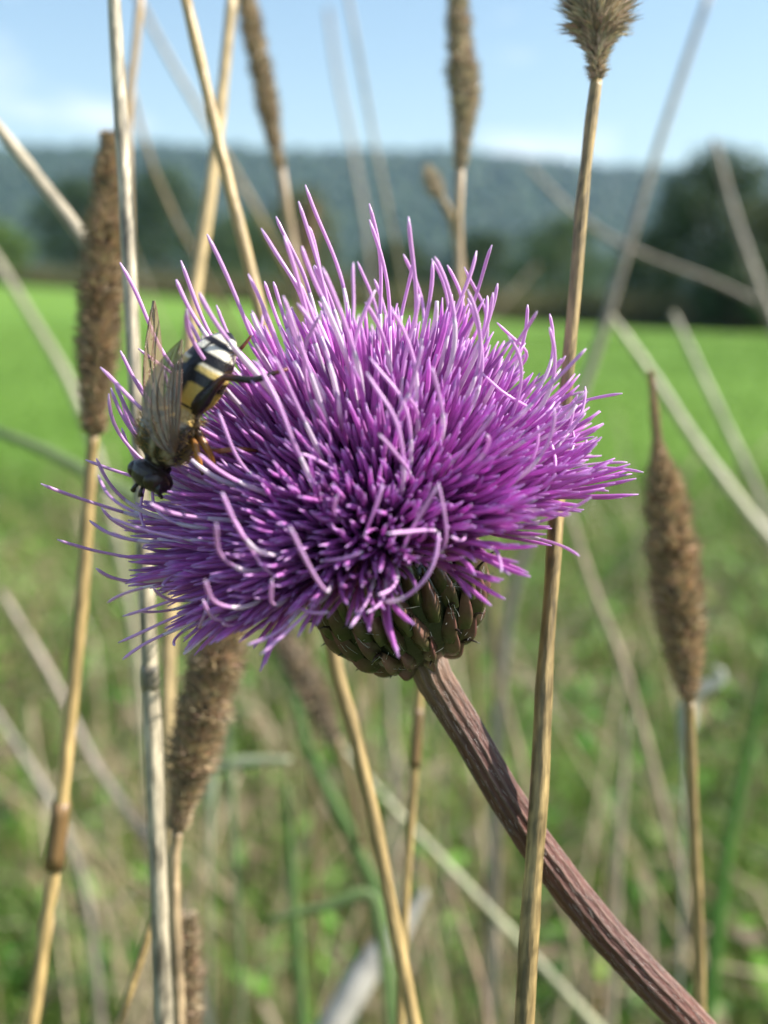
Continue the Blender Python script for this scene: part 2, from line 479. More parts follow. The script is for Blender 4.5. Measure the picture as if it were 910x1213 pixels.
def build_grass():
    N = 62000
    x, y = scatter(N, 0.30, 6.0, 1.1)
    p = patchy(x, y, 5.0, 0.3)
    h = rng.uniform(0.08, 0.34, N) * np.clip(1.15 - y / 9, 0.4, 1) * (0.6 + 0.8 * patchy(x, y, 3.1, 4.0)); w = 0.002 + 0.009 * rng.uniform(0, 1, N) ** 2.5
    g = np.array([0.05, 0.13, 0.015])[None] * (1 - p[:, None]) + np.array([0.22, 0.34, 0.06])[None] * p[:, None]
    cols = g * rng.uniform(0.4, 1.6, (N, 1)) * np.array([1, 1, 1]) * (1 + rng.normal(0, 0.10, (N, 3)))
    cols = np.clip(cols, 0.005, 0.6)
    V, F, C = blades(N, x, y, h, w, cols, 0.6)
    tag(link("meadow_grass", mesh_np("meadow_grass", V, F, C, M_GRASS)), "mixed green grass filling the meadow below the thistle", "grass", kind="stuff")
    N = 17000
    x, y = scatter(N, 0.30, 4.5, 1.2)
    keep = patchy(x, y, 4.0, 2.0) + rng.normal(0, 0.18, N) > 0.46; x, y = x[keep], y[keep]; N = len(x)
    h = rng.uniform(0.12, 0.48, N); w = 0.0015 + 0.007 * rng.uniform(0, 1, N) ** 2
    cols = np.array([0.36, 0.27, 0.15]) * rng.uniform(0.5, 1.25, (N, 1)) * (1 + rng.normal(0, 0.05, (N, 3)))
    V, F, C = blades(N, x, y, h, w, cols, 0.9)
    tag(link("dead_grass", mesh_np("dead_grass", V, F, C, M_STRAW)), "tan dead grass tangled through the green undergrowth", "dead grass", kind="stuff")
    # small clover and plantain leaves in the sward
    N = 21000
    x, y = scatter(N, 0.32, 3.4, 1.2)
    z = rng.uniform(0.02, 0.26, N)
    n_ = nrm_rows(rng.normal(0, 0.5, (N, 3)) + np.array([0.1, -0.1, 1.0])); u = nrm_rows(np.cross(n_, rng.normal(size=(N, 3)))); v = np.cross(n_, u)
    s = (0.008 + 0.032 * rng.uniform(0, 1, N) ** 2)[:, None]
    mats = np.zeros((N, 4, 4)); mats[:, :3, 0] = u * s; mats[:, :3, 1] = v * s; mats[:, :3, 2] = n_ * s; mats[:, :3, 3] = np.c_[x, y, z]; mats[:, 3, 3] = 1
    a = np.arange(6) * math.pi / 3
    tv = np.c_[np.cos(a) * 0.75, np.sin(a) * 0.30, 0.08 * np.cos(2 * a)]; tf = np.array([(0, 1, 2), (0, 2, 3), (0, 3, 4), (0, 4, 5)])
    cols = np.array([0.11, 0.21, 0.035]) * rng.uniform(0.3, 2.0, (N, 1)) * (1 + rng.normal(0, 0.12, (N, 3)))
    bm_ = rng.uniform(0, 1, N) < 0.22; cols[bm_] = np.array([0.26, 0.19, 0.11]) * rng.uniform(0.4, 1.4, (bm_.sum(), 1))
    cols = np.clip(cols, 0.005, 0.6)
    V, F, C = batch(tv, tf, mats, cols)
    tag(link("meadow_herbs", mesh_np("meadow_herbs", V, F, C, M_GRASS)), "small broad leaves of low herbs between the grass", "herbs", kind="stuff")
    # short mown sward further out
    N = 100000
    x, y = scatter(N, 4.0, 34.0, 1.7, 1.0)
    p = patchy(x, y, 0.8, 1.1)
    h = rng.uniform(0.03, 0.09, N) * (1 + 0.02 * y); w = rng.uniform(0.004, 0.008, N) * (1 + 0.08 * y)
    cols = (np.array([0.10, 0.195, 0.026]) * (1 - p[:, None]) + np.array([0.145, 0.255, 0.038]) * p[:, None]) * rng.uniform(0.75, 1.25, (N, 1))
    V, F, C = blades(N, x, y, h, w, cols, 0.6, 2)
    tag(link("mown_grass", mesh_np("mown_grass", V, F, C, M_GRASS)), "short bright green sward of the open field", "grass", kind="stuff")
    # the tall dry verge in front of the trees
    N = 26000
    x = rng.uniform(-36, 24, N)
    y = 57 - 1.0 * x + rng.uniform(-1.5, 7, N)
    y = np.clip(y, 37, 110)
    h = rng.uniform(0.5, 1.9, N); w = rng.uniform(0.03, 0.09, N)
    cols = np.array([0.17, 0.14, 0.065]) * rng.uniform(0.5, 1.3, (N, 1))
    gm = rng.uniform(0, 1, N) < 0.35; cols[gm] = np.array([0.07, 0.10, 0.025]) * rng.uniform(0.6, 1.3, (gm.sum(), 1))
    V, F, C = blades(N, x, y, h, w, cols, 0.3, 2)
    tag(link("rough_verge", mesh_np("rough_verge", V, F, C, M_GRASS)), "tall tan rough grass along the far edge of the field", "rough grass", kind="stuff")
build_grass()

# ------------------------------------------------------------------ dry straws and timothy
STRAW = np.array([0.46, 0.34, 0.17]); PALE = np.array([0.48, 0.41, 0.29]); GREY = np.array([0.36, 0.31, 0.24]); GOLD = np.array([0.42, 0.295, 0.125]); TAN = np.array([0.40, 0.29, 0.17])

def straw_path(pts, dep, n=None, lean=0.25):
    """image-guided points at their real depth, then on down to the ground"""
    if n is None: n = 130 if float(np.mean(dep)) < 0.125 else 44
    m = len(pts); dep = np.interp(np.linspace(0, 1, m), np.linspace(0, 1, len(dep)), dep)
    p3 = np.array([P(x, y, d) for (x, y), d in zip(pts, dep)])
    up = spline(p3, n)
    e = up[-1]; t = nrm(up[-1] - up[-3])
    t = nrm(t + np.array([0, 0, -0.6])) if t[2] > -0.75 else t
    h = e[2] - float(ground_z(e[0], max(e[1], 0)))
    hor = t[:2] / max(-t[2], 0.3)
    b = np.array([e[0] + hor[0] * h * lean, max(e[1] + hor[1] * h * lean, 0.02), 0.0]); b[2] = float(ground_z(b[0], b[1])) - 0.015
    mid = e + np.array([hor[0] * h * lean * 0.6, (b[1] - e[1]) * 0.6, -h * 0.5])
    q1 = e + t * min(0.06, h * 0.2)
    down = spline([e, q1, mid, b], 14)
    return up, down

def straw_mesh(up, down, w_px, col, d_ref, wob=0.05, seed=0, n=10):
    r = np.random.default_rng(seed)
    pts = np.vstack([up, down[1:]]); m = len(pts)
    k = len(up)
    dd = (up - CAM) @ FWD
    rad_u = np.interp(np.linspace(0, 1, k), np.linspace(0, 1, len(w_px)), w_px) / F_PX * d_ref / 2
    rad_d = np.full(m - k, rad_u[-1]) * np.linspace(1, 1.25, m - k)
    wv = np.interp(np.arange(m), np.arange(0, m + 6, 6 if k > 100 else 1), r.normal(0, wob, len(np.arange(0, m + 6, 6 if k > 100 else 1))))
    rad = np.r_[rad_u, rad_d] * (1 + wv)
    cols = np.asarray(col)[None] * (1 + 0.16 * np.interp(np.arange(m), np.arange(0, m + 4, 4), r.normal(0, 1, len(np.arange(0, m + 4, 4)))))[:, None]
    prof = 1 + 0.05 * np.cos(np.arange(n) * 2 * math.pi / n * 3) + r.normal(0, 0.02, n)
    mb = MB(); mb.tube(pts, rad, n, np.clip(cols, 0.02, 0.9), prof=prof)
    if k > 100:      # brown flecks and scuffs of the weathered skin, along the fibre
        fl = np.ones((m, n))
        for _ in range(420):
            i = int(r.integers(0, k)); j = int(r.integers(0, n)); L = int(r.integers(1, 5))
            fl[i:i + L, j] *= r.choice([0.62, 0.72, 1.2])
        mb.c = (np.array(mb.c) * fl.reshape(-1, 1)).tolist()
    return mb, rad

def node_part(root, pts, i, rad, col, k=1.15):
    a, b = pts[i], pts[i + 1]; t = nrm(b - a); c = (a + b) / 2
    L = rad * 1.6
    q = [c - t * L, c - t * L * 0.4, c + t * L * 0.4, c + t * L]
    mb = MB(); mb.tube(q, [rad * 1.02, rad * k, rad * k, rad * 1.02], 10, np.asarray(col) * 0.5)
    mb.build("node", M_STRAW, root)

def straw(pts, dep, w, col, label, seed, node=None, group=None, sheath=None, lean=0.25):
    if float(dep[0]) >= 0.2:
        dep = [d * 1.6 for d in dep]; w = [v * (0.6 if max(w) <= 22 else 0.38) for v in w]; col = np.asarray(col) * 0.8
    up, down = straw_path(pts, dep, lean=lean)
    root = empty("dry_grass_straw", down[-1]); tag(root, label, "grass stem", group or "dry grass straws")
    d_ref = float(dep[0])
    mb, rad = straw_mesh(up, down, w, col, d_ref, seed=seed)
    mb.build("stem", M_STRAW, root)
    if node is not None:
        i = int(node * (len(up) - 2)); node_part(root, up, i, rad[i], col)
    if sheath is not None:
        i, j = int(sheath[0] * (len(up) - 1)), int(sheath[1] * (len(up) - 1))
        s = MB(); s.tube(up[i:j], np.linspace(1.15, 1.3, j - i) * rad[i], 10, np.asarray(col) * np.array([0.55, 0.5, 0.5])); s.build("leaf_sheath", M_STRAW, root)
    return root

SPK_V = np.array([(0, 0, 0), (.24, 0, .42), (0, .15, .42), (-.24, 0, .42), (0, -.15, .42), (0, 0, .82),
                  (.17, .03, .62), (.09, -.03, .72), (.24, 0, 1.22), (-.17, .03, .62), (-.09, -.03, .72), (-.24, 0, 1.22)])
SPK_F = np.array([(0, 2, 1), (0, 3, 2), (0, 4, 3), (0, 1, 4), (5, 1, 2), (5, 2, 3), (5, 3, 4), (5, 4, 1), (6, 7, 8), (9, 11, 10)])
SPK_T = np.array([.55, 1, 1, 1, 1, 1.15, .9, .9, .7, .9, .9, .7])[:, None] * np.ones(3)

def seed_head(root, path, width, col, N, seed, core=0.5, awn=1.0, ragged=0.0):
    """path top -> bottom, width = spike widths (m) along it"""
    r = np.random.default_rng(seed)
    n = 40
    c = spline(path, n); wd = np.interp(np.linspace(0, 1, n), np.linspace(0, 1, len(width)), width) / 2
    mb = MB(); mb.tube(c, wd * core, 9, np.asarray(col) * 0.55)
    head = mb.build("seed_head", M_SPIKE, root)
    t = (np.arange(N) + r.uniform(0, 1, N)) / N
    pos = np.array([np.interp(t * (n - 1), np.arange(n), c[:, k]) for k in range(3)]).T
    R = np.interp(t * (n - 1), np.arange(n), wd)
    tg = nrm_rows(-np.gradient(c, axis=0)); T = nrm_rows(np.array([np.interp(t * (n - 1), np.arange(n), tg[:, k]) for k in range(3)]).T)
    u = nrm_rows(np.cross(T, np.array([0.3, 1, 0.1]))); w = np.cross(T, u)
    th = np.arange(N) * 2.39996 + r.normal(0, 0.2, N)
    radv = np.cos(th)[:, None] * u + np.sin(th)[:, None] * w
    band = 1 + 0.12 * np.sin(t * 47 + 2 * np.sin(t * 13)) + ragged * r.normal(0, 0.2, N)
    D = nrm_rows(radv * 0.85 + T * (0.45 + 0.2 * np.sin(t * 31)[:, None]) + r.normal(0, 0.12, (N, 3)))
    S = nrm_rows(np.cross(D, T) + r.normal(0, 0.3, (N, 3))); S = nrm_rows(S - D * np.sum(S * D, 1)[:, None]); Y = np.cross(D, S)
    ln = (R * (1 - core * 0.75)) * band * 1.05 + 0.0001
    mats = np.zeros((N, 4, 4)); wz = np.clip(ln, 0.0006, None) * 0.72
    mats[:, :3, 0] = S * wz[:, None]; mats[:, :3, 1] = Y * wz[:, None]; mats[:, :3, 2] = D * (ln * awn)[:, None]
    mats[:, :3, 3] = pos + radv * (R * core * 0.8)[:, None]; mats[:, 3, 3] = 1
    cols = np.asarray(col) * r.uniform(0.55, 1.45, (N, 1)) * (1 + r.normal(0, 0.05, (N, 3)))
    V, F, C = batch(SPK_V, SPK_F, mats, np.clip(cols, 0.01, 0.9), SPK_T)
    o = link("spikelets", mesh_np("spikelets", V, F, C, M_SPIKE, smooth=False), head); o["kind"] = "stuff"
    return head

def timothy(head_px, head_w, stem_px, dep, w, col, hcol, label, seed, N=1700, node=None, sheath=None, core=0.5, awn=1.0, ragged=0.0, lean=0.25):
    d0 = dep[0]
    up, down = straw_path([head_px[-1]] + stem_px, dep, lean=lean)
    root = empty("timothy_grass", down[-1]); tag(root, label, "timothy grass", "timothy grass with dry seed heads")
    mb, rad = straw_mesh(up, down, w, col, float(dep[0]), seed=seed)
    mb.build("stem", M_STRAW, root)
    hp = [P(x, y, d0) for x, y in head_px]
    seed_head(root, hp, np.asarray(head_w) / F_PX * d0, hcol, N, seed + 50, core, awn, ragged)
    if node is not None:
        i = int(node * (len(up) - 2)); node_part(root, up, i, rad[i], col)
    if sheath is not None:
        i, j = int(sheath[0] * (len(up) - 1)), int(sheath[1] * (len(up) - 1))
        s = MB(); s.tube(up[i:j], np.linspace(1.15, 1.3, j - i) * rad[i], 10, np.asarray(col) * np.array([0.5, 0.42, 0.4])); s.build("leaf_sheath", M_STRAW, root)
    return root

BR = np.array([0.50, 0.39, 0.25]); BRD = np.array([0.43, 0.325, 0.20]); BRG = np.array([0.55, 0.46, 0.32])
# the sharp one right beside the flower
timothy([(716, -150), (712, -70), (709, 0), (708, 45), (707, 95)], [30, 46, 58, 64, 66, 66, 64, 60, 26, 15], [(700, 150), (690, 240), (683, 330), (673, 440), (663, 560), (655, 680), (646, 800), (640, 930), (630, 1070), (621, 1225)],
        [0.107, 0.1065, 0.1055, 0.1020, 0.1005], [14, 16, 18, 20, 23], GOLD * 0.8, BRG, "sharp golden timothy stalk crossing in front of the thistle stem", 21, N=2600, core=0.40, awn=1.35, ragged=0.6)
timothy([(132, 160), (128, 230), (121, 330), (115, 430), (111, 515)], [26, 46, 56, 52, 30], [(107, 560), (96, 720), (78, 900), (62, 1040), (36, 1225)],
        [0.142, 0.146], [15, 16, 17, 17, 18], GOLD, BRD, "timothy with a long dark brown head behind the pale upright straw", 22, N=2600, sheath=(0.62, 0.76))
timothy([(283, 690), (268, 745), (250, 810), (230, 890), (210, 985)], [40, 62, 66, 60, 22], [(206, 1030), (208, 1100), (213, 1225)],
        [0.132, 0.134], [13, 14, 16], TAN, BR, "timothy with a thick brown head tilted below the flower's drooping fringe", 23, N=2600)
timothy([(222, 1085), (219, 1140), (215, 1200), (211, 1290)], [28, 46, 50, 30], [(209, 1330), (206, 1400)],
        [0.139, 0.14], [13, 14], TAN, BR * 0.9, "timothy with its brown head low against the pale upright straw's foot", 24, N=1700)
timothy([(771, 440), (776, 490), (781, 540), (788, 580), (798, 660), (808, 750), (817, 832)], [8, 10, 13, 34, 52, 60, 63, 62, 58, 46, 16], [(821, 950), (827, 1080), (831, 1225)],
        [0.150, 0.152], [12, 13, 14], GOLD * 0.85, np.array([0.53, 0.40, 0.245]), "timothy with a plump tan head and a thin bare tip, standing alone", 25, N=3000)
timothy([(540, -60), (543, 10), (546, 70), (551, 110), (548, 160), (545, 200)], [24, 30, 32, 44, 32, 16], [(544, 240), (543, 290), (548, 420), (560, 640), (566, 900), (570, 1225)],
        [0.172, 0.18, 0.42], [12, 11, 11, 12, 12], TAN, BRG, "timothy with a knobbly greyish head rising over the flower's top", 26, N=1700)
timothy([(284, -60), (296, 20), (311, 90), (322, 150), (332, 200)], [20, 28, 30, 30, 14], [(338, 240), (346, 290), (372, 430), (410, 640), (425, 900), (432, 1225)],
        [0.20, 0.21, 0.48], [12, 11, 11, 12, 12], TAN * 0.9, BR, "timothy with a slim leaning brown head against the sky", 27, N=1700)
timothy([(505, 195), (510, 208), (517, 225), (526, 240)], [8, 24, 24, 10], [(535, 255), (548, 330), (575, 560), (590, 860), (600, 1225)],
        [0.21, 0.23, 0.50], [10, 10, 11, 12], TAN, BRG, "short broken timothy head nodding at the knobbly head's stalk", 28, N=260)
timothy([(372, 242), (366, 262), (358, 300), (350, 340)], [18, 30, 34, 16], [(352, 420), (365, 700), (372, 960), (378, 1225)],
        [0.235, 0.26, 0.55], [11, 12, 12, 13], TAN, np.array([0.38, 0.29, 0.18]), "blurred pale timothy head tucked behind the flower's upper fringe", 29, N=400)
timothy([(325, 735), (345, 775), (370, 820), (398, 875)], [30, 44, 46, 22], [(420, 960), (440, 1080), (452, 1225)],
        [0.24, 0.30, 0.45], [12, 12, 13], TAN, np.array([0.34, 0.26, 0.17]), "blurred brown timothy head leaning under the dark involucre", 30, N=500)

# straws that can be told apart
straw([(134, -15), (140, 90), (150, 260), (158, 420), (168, 600), (176, 760), (183, 930), (188, 1060), (194, 1225)], [0.119, 0.120, 0.124, 0.126], [16, 17, 19, 22, 24], PALE, "pale upright straw standing close behind the fly", 41, node=0.655)
straw([(217, -15), (240, 85), (264, 190), (300, 335), (345, 520), (395, 775), (420, 870), (445, 980), (470, 1110), (493, 1225)], [0.133, 0.131], [14, 15, 16, 16, 17], GOLD, "straight golden straw leaning behind the flower and on below it", 42)
straw([(276, -15), (264, 100), (250, 220), (233, 330), (222, 440), (208, 620), (200, 760), (200, 900), (205, 1050), (213, 1225)], [0.165, 0.16], [13, 16, 19, 17, 16], STRAW, "yellow straw crossing behind the straight golden straw", 43)
straw([(843, -15), (806, 95), (770, 205), (738, 315), (702, 430), (655, 560), (610, 700), (590, 850), (585, 1040), (580, 1225)], [0.235, 0.24], [13, 16, 20, 22, 22], GREY, "thick grey blurred straw leaning towards the tall dark tree", 44)
straw([(-15, 135), (40, 205), (102, 288), (118, 330), (115, 430), (108, 550), (96, 720), (78, 900), (62, 1040), (36, 1225)], [0.162, 0.156], [14, 17, 17, 8, 8, 8, 8], PALE * 0.9, "bent straw snapped over behind the long brown head", 45)
straw([(150, 80), (170, 165), (198, 240), (240, 320), (285, 420), (330, 600), (345, 900), (350, 1225)], [0.20, 0.22, 0.45], [9, 12, 14, 13, 12], TAN, "thin beige straw running behind the fly's raised wing", 46)
straw([(167, -15), (160, 60), (151, 145), (153, 300), (161, 470), (172, 660), (180, 830), (187, 1030), (194, 1225)], [0.185, 0.19], [10, 12, 9, 8, 8, 8], TAN, "thin upright straw half hidden by the pale upright straw", 47)
straw([(160, -10), (195, 60), (250, 155), (322, 285), (380, 420), (430, 700), (440, 1225)], [0.26, 0.27, 0.45], [10, 14, 16, 15, 14], STRAW * 0.95, "faint broad straw slanting behind the yellow straw", 48)
straw([(410, -15), (426, 70), (443, 165), (470, 300), (500, 480), (520, 800), (525, 1225)], [0.205, 0.22, 0.45], [8, 11, 14, 14, 14], PALE, "pale tapering straw rising from the flower's crown to the sky", 49)
straw([(498, 800), (492, 900), (484, 1010), (478, 1110), (474, 1225)], [0.15, 0.15], [10, 11, 11], GOLD * 0.9, "thin golden straw ending just under the involucre", 50, sheath=(0.1, 0.3))
straw([(182, 1085), (165, 1140), (150, 1185), (138, 1225)], [0.138, 0.138], [10, 11, 12], GOLD * 0.9, "short yellow straw propped against the pale upright straw's foot", 51, lean=0.1)
straw([(672, 600), (700, 690), (735, 780), (765, 880), (792, 985), (825, 1110), (850, 1225)], [0.235, 0.23], [14, 18, 19, 20], np.array([0.42, 0.33, 0.22]), "beige blurred straw sloping down behind the thistle stem", 52)
straw([(400, 880), (455, 945), (520, 1015), (600, 1100), (660, 1165), (715, 1225)], [0.21, 0.20], [12, 17, 19, 19], np.array([0.34, 0.34, 0.18]), "greenish blurred straw slanting under the thistle stem", 53)
straw([(742, 850), (737, 940), (730, 1040), (722, 1225)], [0.27, 0.27], [10, 20, 20], np.array([0.45, 0.37, 0.26]), "short broad beige straw beside the thistle stem", 54)
straw([(722, 372), (770, 440), (825, 525), (885, 605), (950, 690), (1010, 800)], [0.26, 0.25], [12, 20, 22, 22], np.array([0.45, 0.42, 0.26]), "pale band of straw sloping past the plump timothy's bare tip", 55)
straw([(797, 370), (825, 430), (858, 500), (900, 590), (950, 720)], [0.30, 0.29], [16, 24, 24, 22], np.array([0.45, 0.42, 0.28]), "broad blurred straw sloping over the bright field beyond the plump timothy", 56)
straw([(845, 165), (868, 250), (895, 330), (930, 430), (960, 600)], [0.33, 0.33], [14, 20, 22, 20], np.array([0.36, 0.31, 0.23]), "faint straw crossing the tall dark tree", 57)
straw([(625, 195), (690, 260), (760, 300), (850, 335), (925, 372)], [0.36, 0.36], [8, 12, 12, 12], GREY, "thin lodged straw lying across the dark tree foot", 58)
straw([(-15, 290), (40, 380), (85, 460), (120, 560), (160, 760), (180, 1000), (190, 1225)], [0.30, 0.29], [24, 28, 26, 22], np.array([0.43, 0.38, 0.26]), "broad hazy beige straw falling behind the long brown head", 59)
straw([(0, 700), (60, 800), (110, 900), (150, 960), (200, 1040), (250, 1225)], [0.26, 0.25], [20, 26, 28, 26], np.array([0.42, 0.33, 0.25]), "broad pinkish straw collapsed at the golden stalk's sheath", 60)
straw([(-15, 830), (30, 900), (75, 980), (105, 1080), (120, 1225)], [0.32, 0.31], [20, 26, 26], np.array([0.30, 0.26, 0.20]), "greyish broad straw bent low beside the dark leaf sheath", 61)
straw([(388, 10), (400, 90), (420, 190), (440, 330), (460, 700), (470, 1225)], [0.42, 0.42], [10, 12, 14, 14], GREY, "hazy grey straw fading into the sky above the flower", 62)
straw([(565, 690), (585, 780), (612, 880), (640, 1000), (680, 1120), (700, 1225)], [0.24, 0.24], [10, 13, 14], np.array([0.38, 0.29, 0.19]), "brown blurred straw crossing just below the bracts", 63)
straw([(530, 1040), (552, 1110), (570, 1170), (580, 1225)], [0.22, 0.22], [10, 14, 15], np.array([0.40, 0.28, 0.19]), "short reddish straw under the thistle stem", 64)

# leaf blades that can be told apart
def leaf_blade(name, pts, dep, w, col, label, cat, seed, fold=0.25):
    up, down = straw_path(pts, dep, n=24, lean=0.3)
    pts3 = np.vstack([up, down[1:]]); m = len(pts3)
    tg = nrm_rows(np.gradient(pts3, axis=0))
    wd = np.r_[np.interp(np.linspace(0, 1, len(up)), np.linspace(0, 1, len(w)), w), np.full(m - len(up), w[-1])] / F_PX * float(np.mean(dep)) / 2
    side = nrm_rows(np.cross(tg, FWD)); nn = np.cross(side, tg)
    rows = []
    for k, (s, h) in enumerate([(-1, fold), (-0.5, fold * 0.3), (0, 0), (0.5, fold * 0.3), (1, fold)]):
        rows.append(pts3 + side * (wd * s)[:, None] + nn * (wd * h)[:, None])
    V = np.stack(rows, 1).reshape(-1, 3)
    F = [(i * 5 + j, i * 5 + j + 1, (i + 1) * 5 + j + 1, (i + 1) * 5 + j) for i in range(m - 1) for j in range(4)]
    r = np.random.default_rng(seed)
    C = np.repeat(np.asarray(col)[None] * r.uniform(0.85, 1.15, (m, 1)), 5, 0)
    o = link(name, mesh_np(name, V, np.array(F), C, M_GRASS)); 
    mod = o.modifiers.new("thickness", 'SOLIDIFY'); mod.thickness = 0.0002
    return tag(o, label, cat, "single leaf blades")
leaf_blade("grass_blade", [(935, 690), (910, 790), (885, 900), (865, 990), (850, 1100), (838, 1225)], [0.36, 0.36], [4, 11, 15, 17], (0.10, 0.23, 0.045), "bright green upright blade beside the plump timothy's stalk", "grass blade", 71)
leaf_blade("grass_blade", [(-15, 508), (50, 532), (115, 568), (190, 620), (260, 800), (290, 1225)], [0.27, 0.27], [10, 16, 14, 6, 3], (0.26, 0.33, 0.16), "pale green blade lying level behind the long brown head", "grass blade", 72)
leaf_blade("grass_blade", [(318, 1092), (350, 1082), (395, 1072), (436, 1060), (452, 1110), (462, 1225)], [0.24, 0.24], [7, 14, 14, 8], (0.22, 0.31, 0.12), "light green blade bent level behind the two golden straws", "grass blade", 73)
leaf_blade("grass_blade", [(340, 930), (346, 1040), (352, 1120), (358, 1225)], [0.26, 0.26], [5, 12, 13], (0.17, 0.27, 0.09), "dull green upright blade under the flower's shaded side", "grass blade", 74)
leaf_blade("dry_leaf", [(505, 1055), (470, 1110), (440, 1145), (418, 1180), (392, 1225)], [0.30, 0.29], [6, 30, 36, 34], (0.52, 0.49, 0.43), "curled whitish dead leaf behind the golden straws", "dead leaf", 75, fold=0.6)
leaf_blade("dry_leaf", [(845, 790), (858, 800), (845, 812), (825, 822), (815, 850), (810, 1000)], [0.29, 0.29], [4, 20, 22, 8, 2, 1.5], (0.50, 0.50, 0.42), "small pale dead leaf behind the plump timothy's base", "dead leaf", 76, fold=0.5)
leaf_blade("dry_leaf", [(345, 900), (300, 902), (262, 908), (250, 925), (250, 1100)], [0.27, 0.27], [5, 14, 14, 5, 1.5, 1.5], (0.42, 0.46, 0.30), "pale withered leaf beside the thick tilted brown head", "dead leaf", 77, fold=0.4)
leaf_blade("grass_blade", [(330, 770), (370, 900), (420, 1000), (455, 1090), (470, 1225)], [0.30, 0.30], [8, 13, 14, 12], (0.15, 0.26, 0.08), "soft green blade slanting behind the leaning golden straw", "grass blade", 78)

# more straws standing further back, alike but for their place
for i in range(70):
    r = np.random.default_rng(900 + i)
    y = 0.42 + 1.5 * (i / 70.0) ** 1.3
    x = r.uniform(-0.42, 0.42) * (y + 0.15)
    h = r.uniform(0.40, 0.74) + (0.22 if i % 7 == 0 else 0)
    lean = r.normal(0, 0.35, 2); lean[0] += 0.05
    z0 = float(ground_z(x, y))
    b = np.array([x, y, z0 - 0.01])
    pts = spline([b, b + np.array([lean[0] * h * 0.25, lean[1] * h * 0.2, h * 0.45]), b + np.array([lean[0] * h, lean[1] * h, h])], 12)
    root = empty("dry_grass_straw", b)
    tag(root, "faded tan straw standing back in the blurred undergrowth", "grass stem", "faded straws in the undergrowth")
    c = (np.array([0.42, 0.33, 0.20]) if i % 3 else np.array([0.36, 0.27, 0.18])) * r.uniform(0.75, 1.2)
    mb = MB(); mb.tube(pts, np.linspace(0.0021, 0.0011, 12), 6, c); mb.build("stem", M_STRAW, root)
    lf = MB(); k = 4 + i % 4; q = pts[k]; a = r.uniform(0, 6.28); L = r.uniform(0.08, 0.2)
    dv = np.array([math.cos(a), math.sin(a), 0.0]); sd = np.array([-math.sin(a), math.cos(a), 0.0]) * 0.0024
    cen = [q, q + dv * L * 0.4 + np.array([0, 0, L * 0.35]), q + dv * L * 0.8 + np.array([0, 0, L * 0.3]), q + dv * L * 1.05 + np.array([0, 0, -0.05 * L])]
    V = []
    for j, cc in enumerate(cen):
        s = (1, 0.9, 0.6, 0.06)[j]; V += [cc - sd * s, cc + sd * s]
    lf.add(V, [(0, 1, 3, 2), (2, 3, 5, 4), (4, 5, 7, 6)], c * 0.95); lf.build("leaf", M_STRAW, root)

# ------------------------------------------------------------------ the thistle
MMU = 0.001
TILT = math.radians(19)
AX = nrm(math.cos(TILT) * (-0.33 * RGT + 0.944 * UPV) - math.sin(TILT) * FWD)
C0 = P(440, 605, 0.0985)
HX = nrm(np.cross(UPV, AX)); HY = np.cross(AX, HX)
JOINT = C0 - AX * 12.9 * MMU
MH = Matrix(((HX[0], HY[0], AX[0], JOINT[0]), (HX[1], HY[1], AX[1], JOINT[1]), (HX[2], HY[2], AX[2], JOINT[2]), (0, 0, 0, 1)))

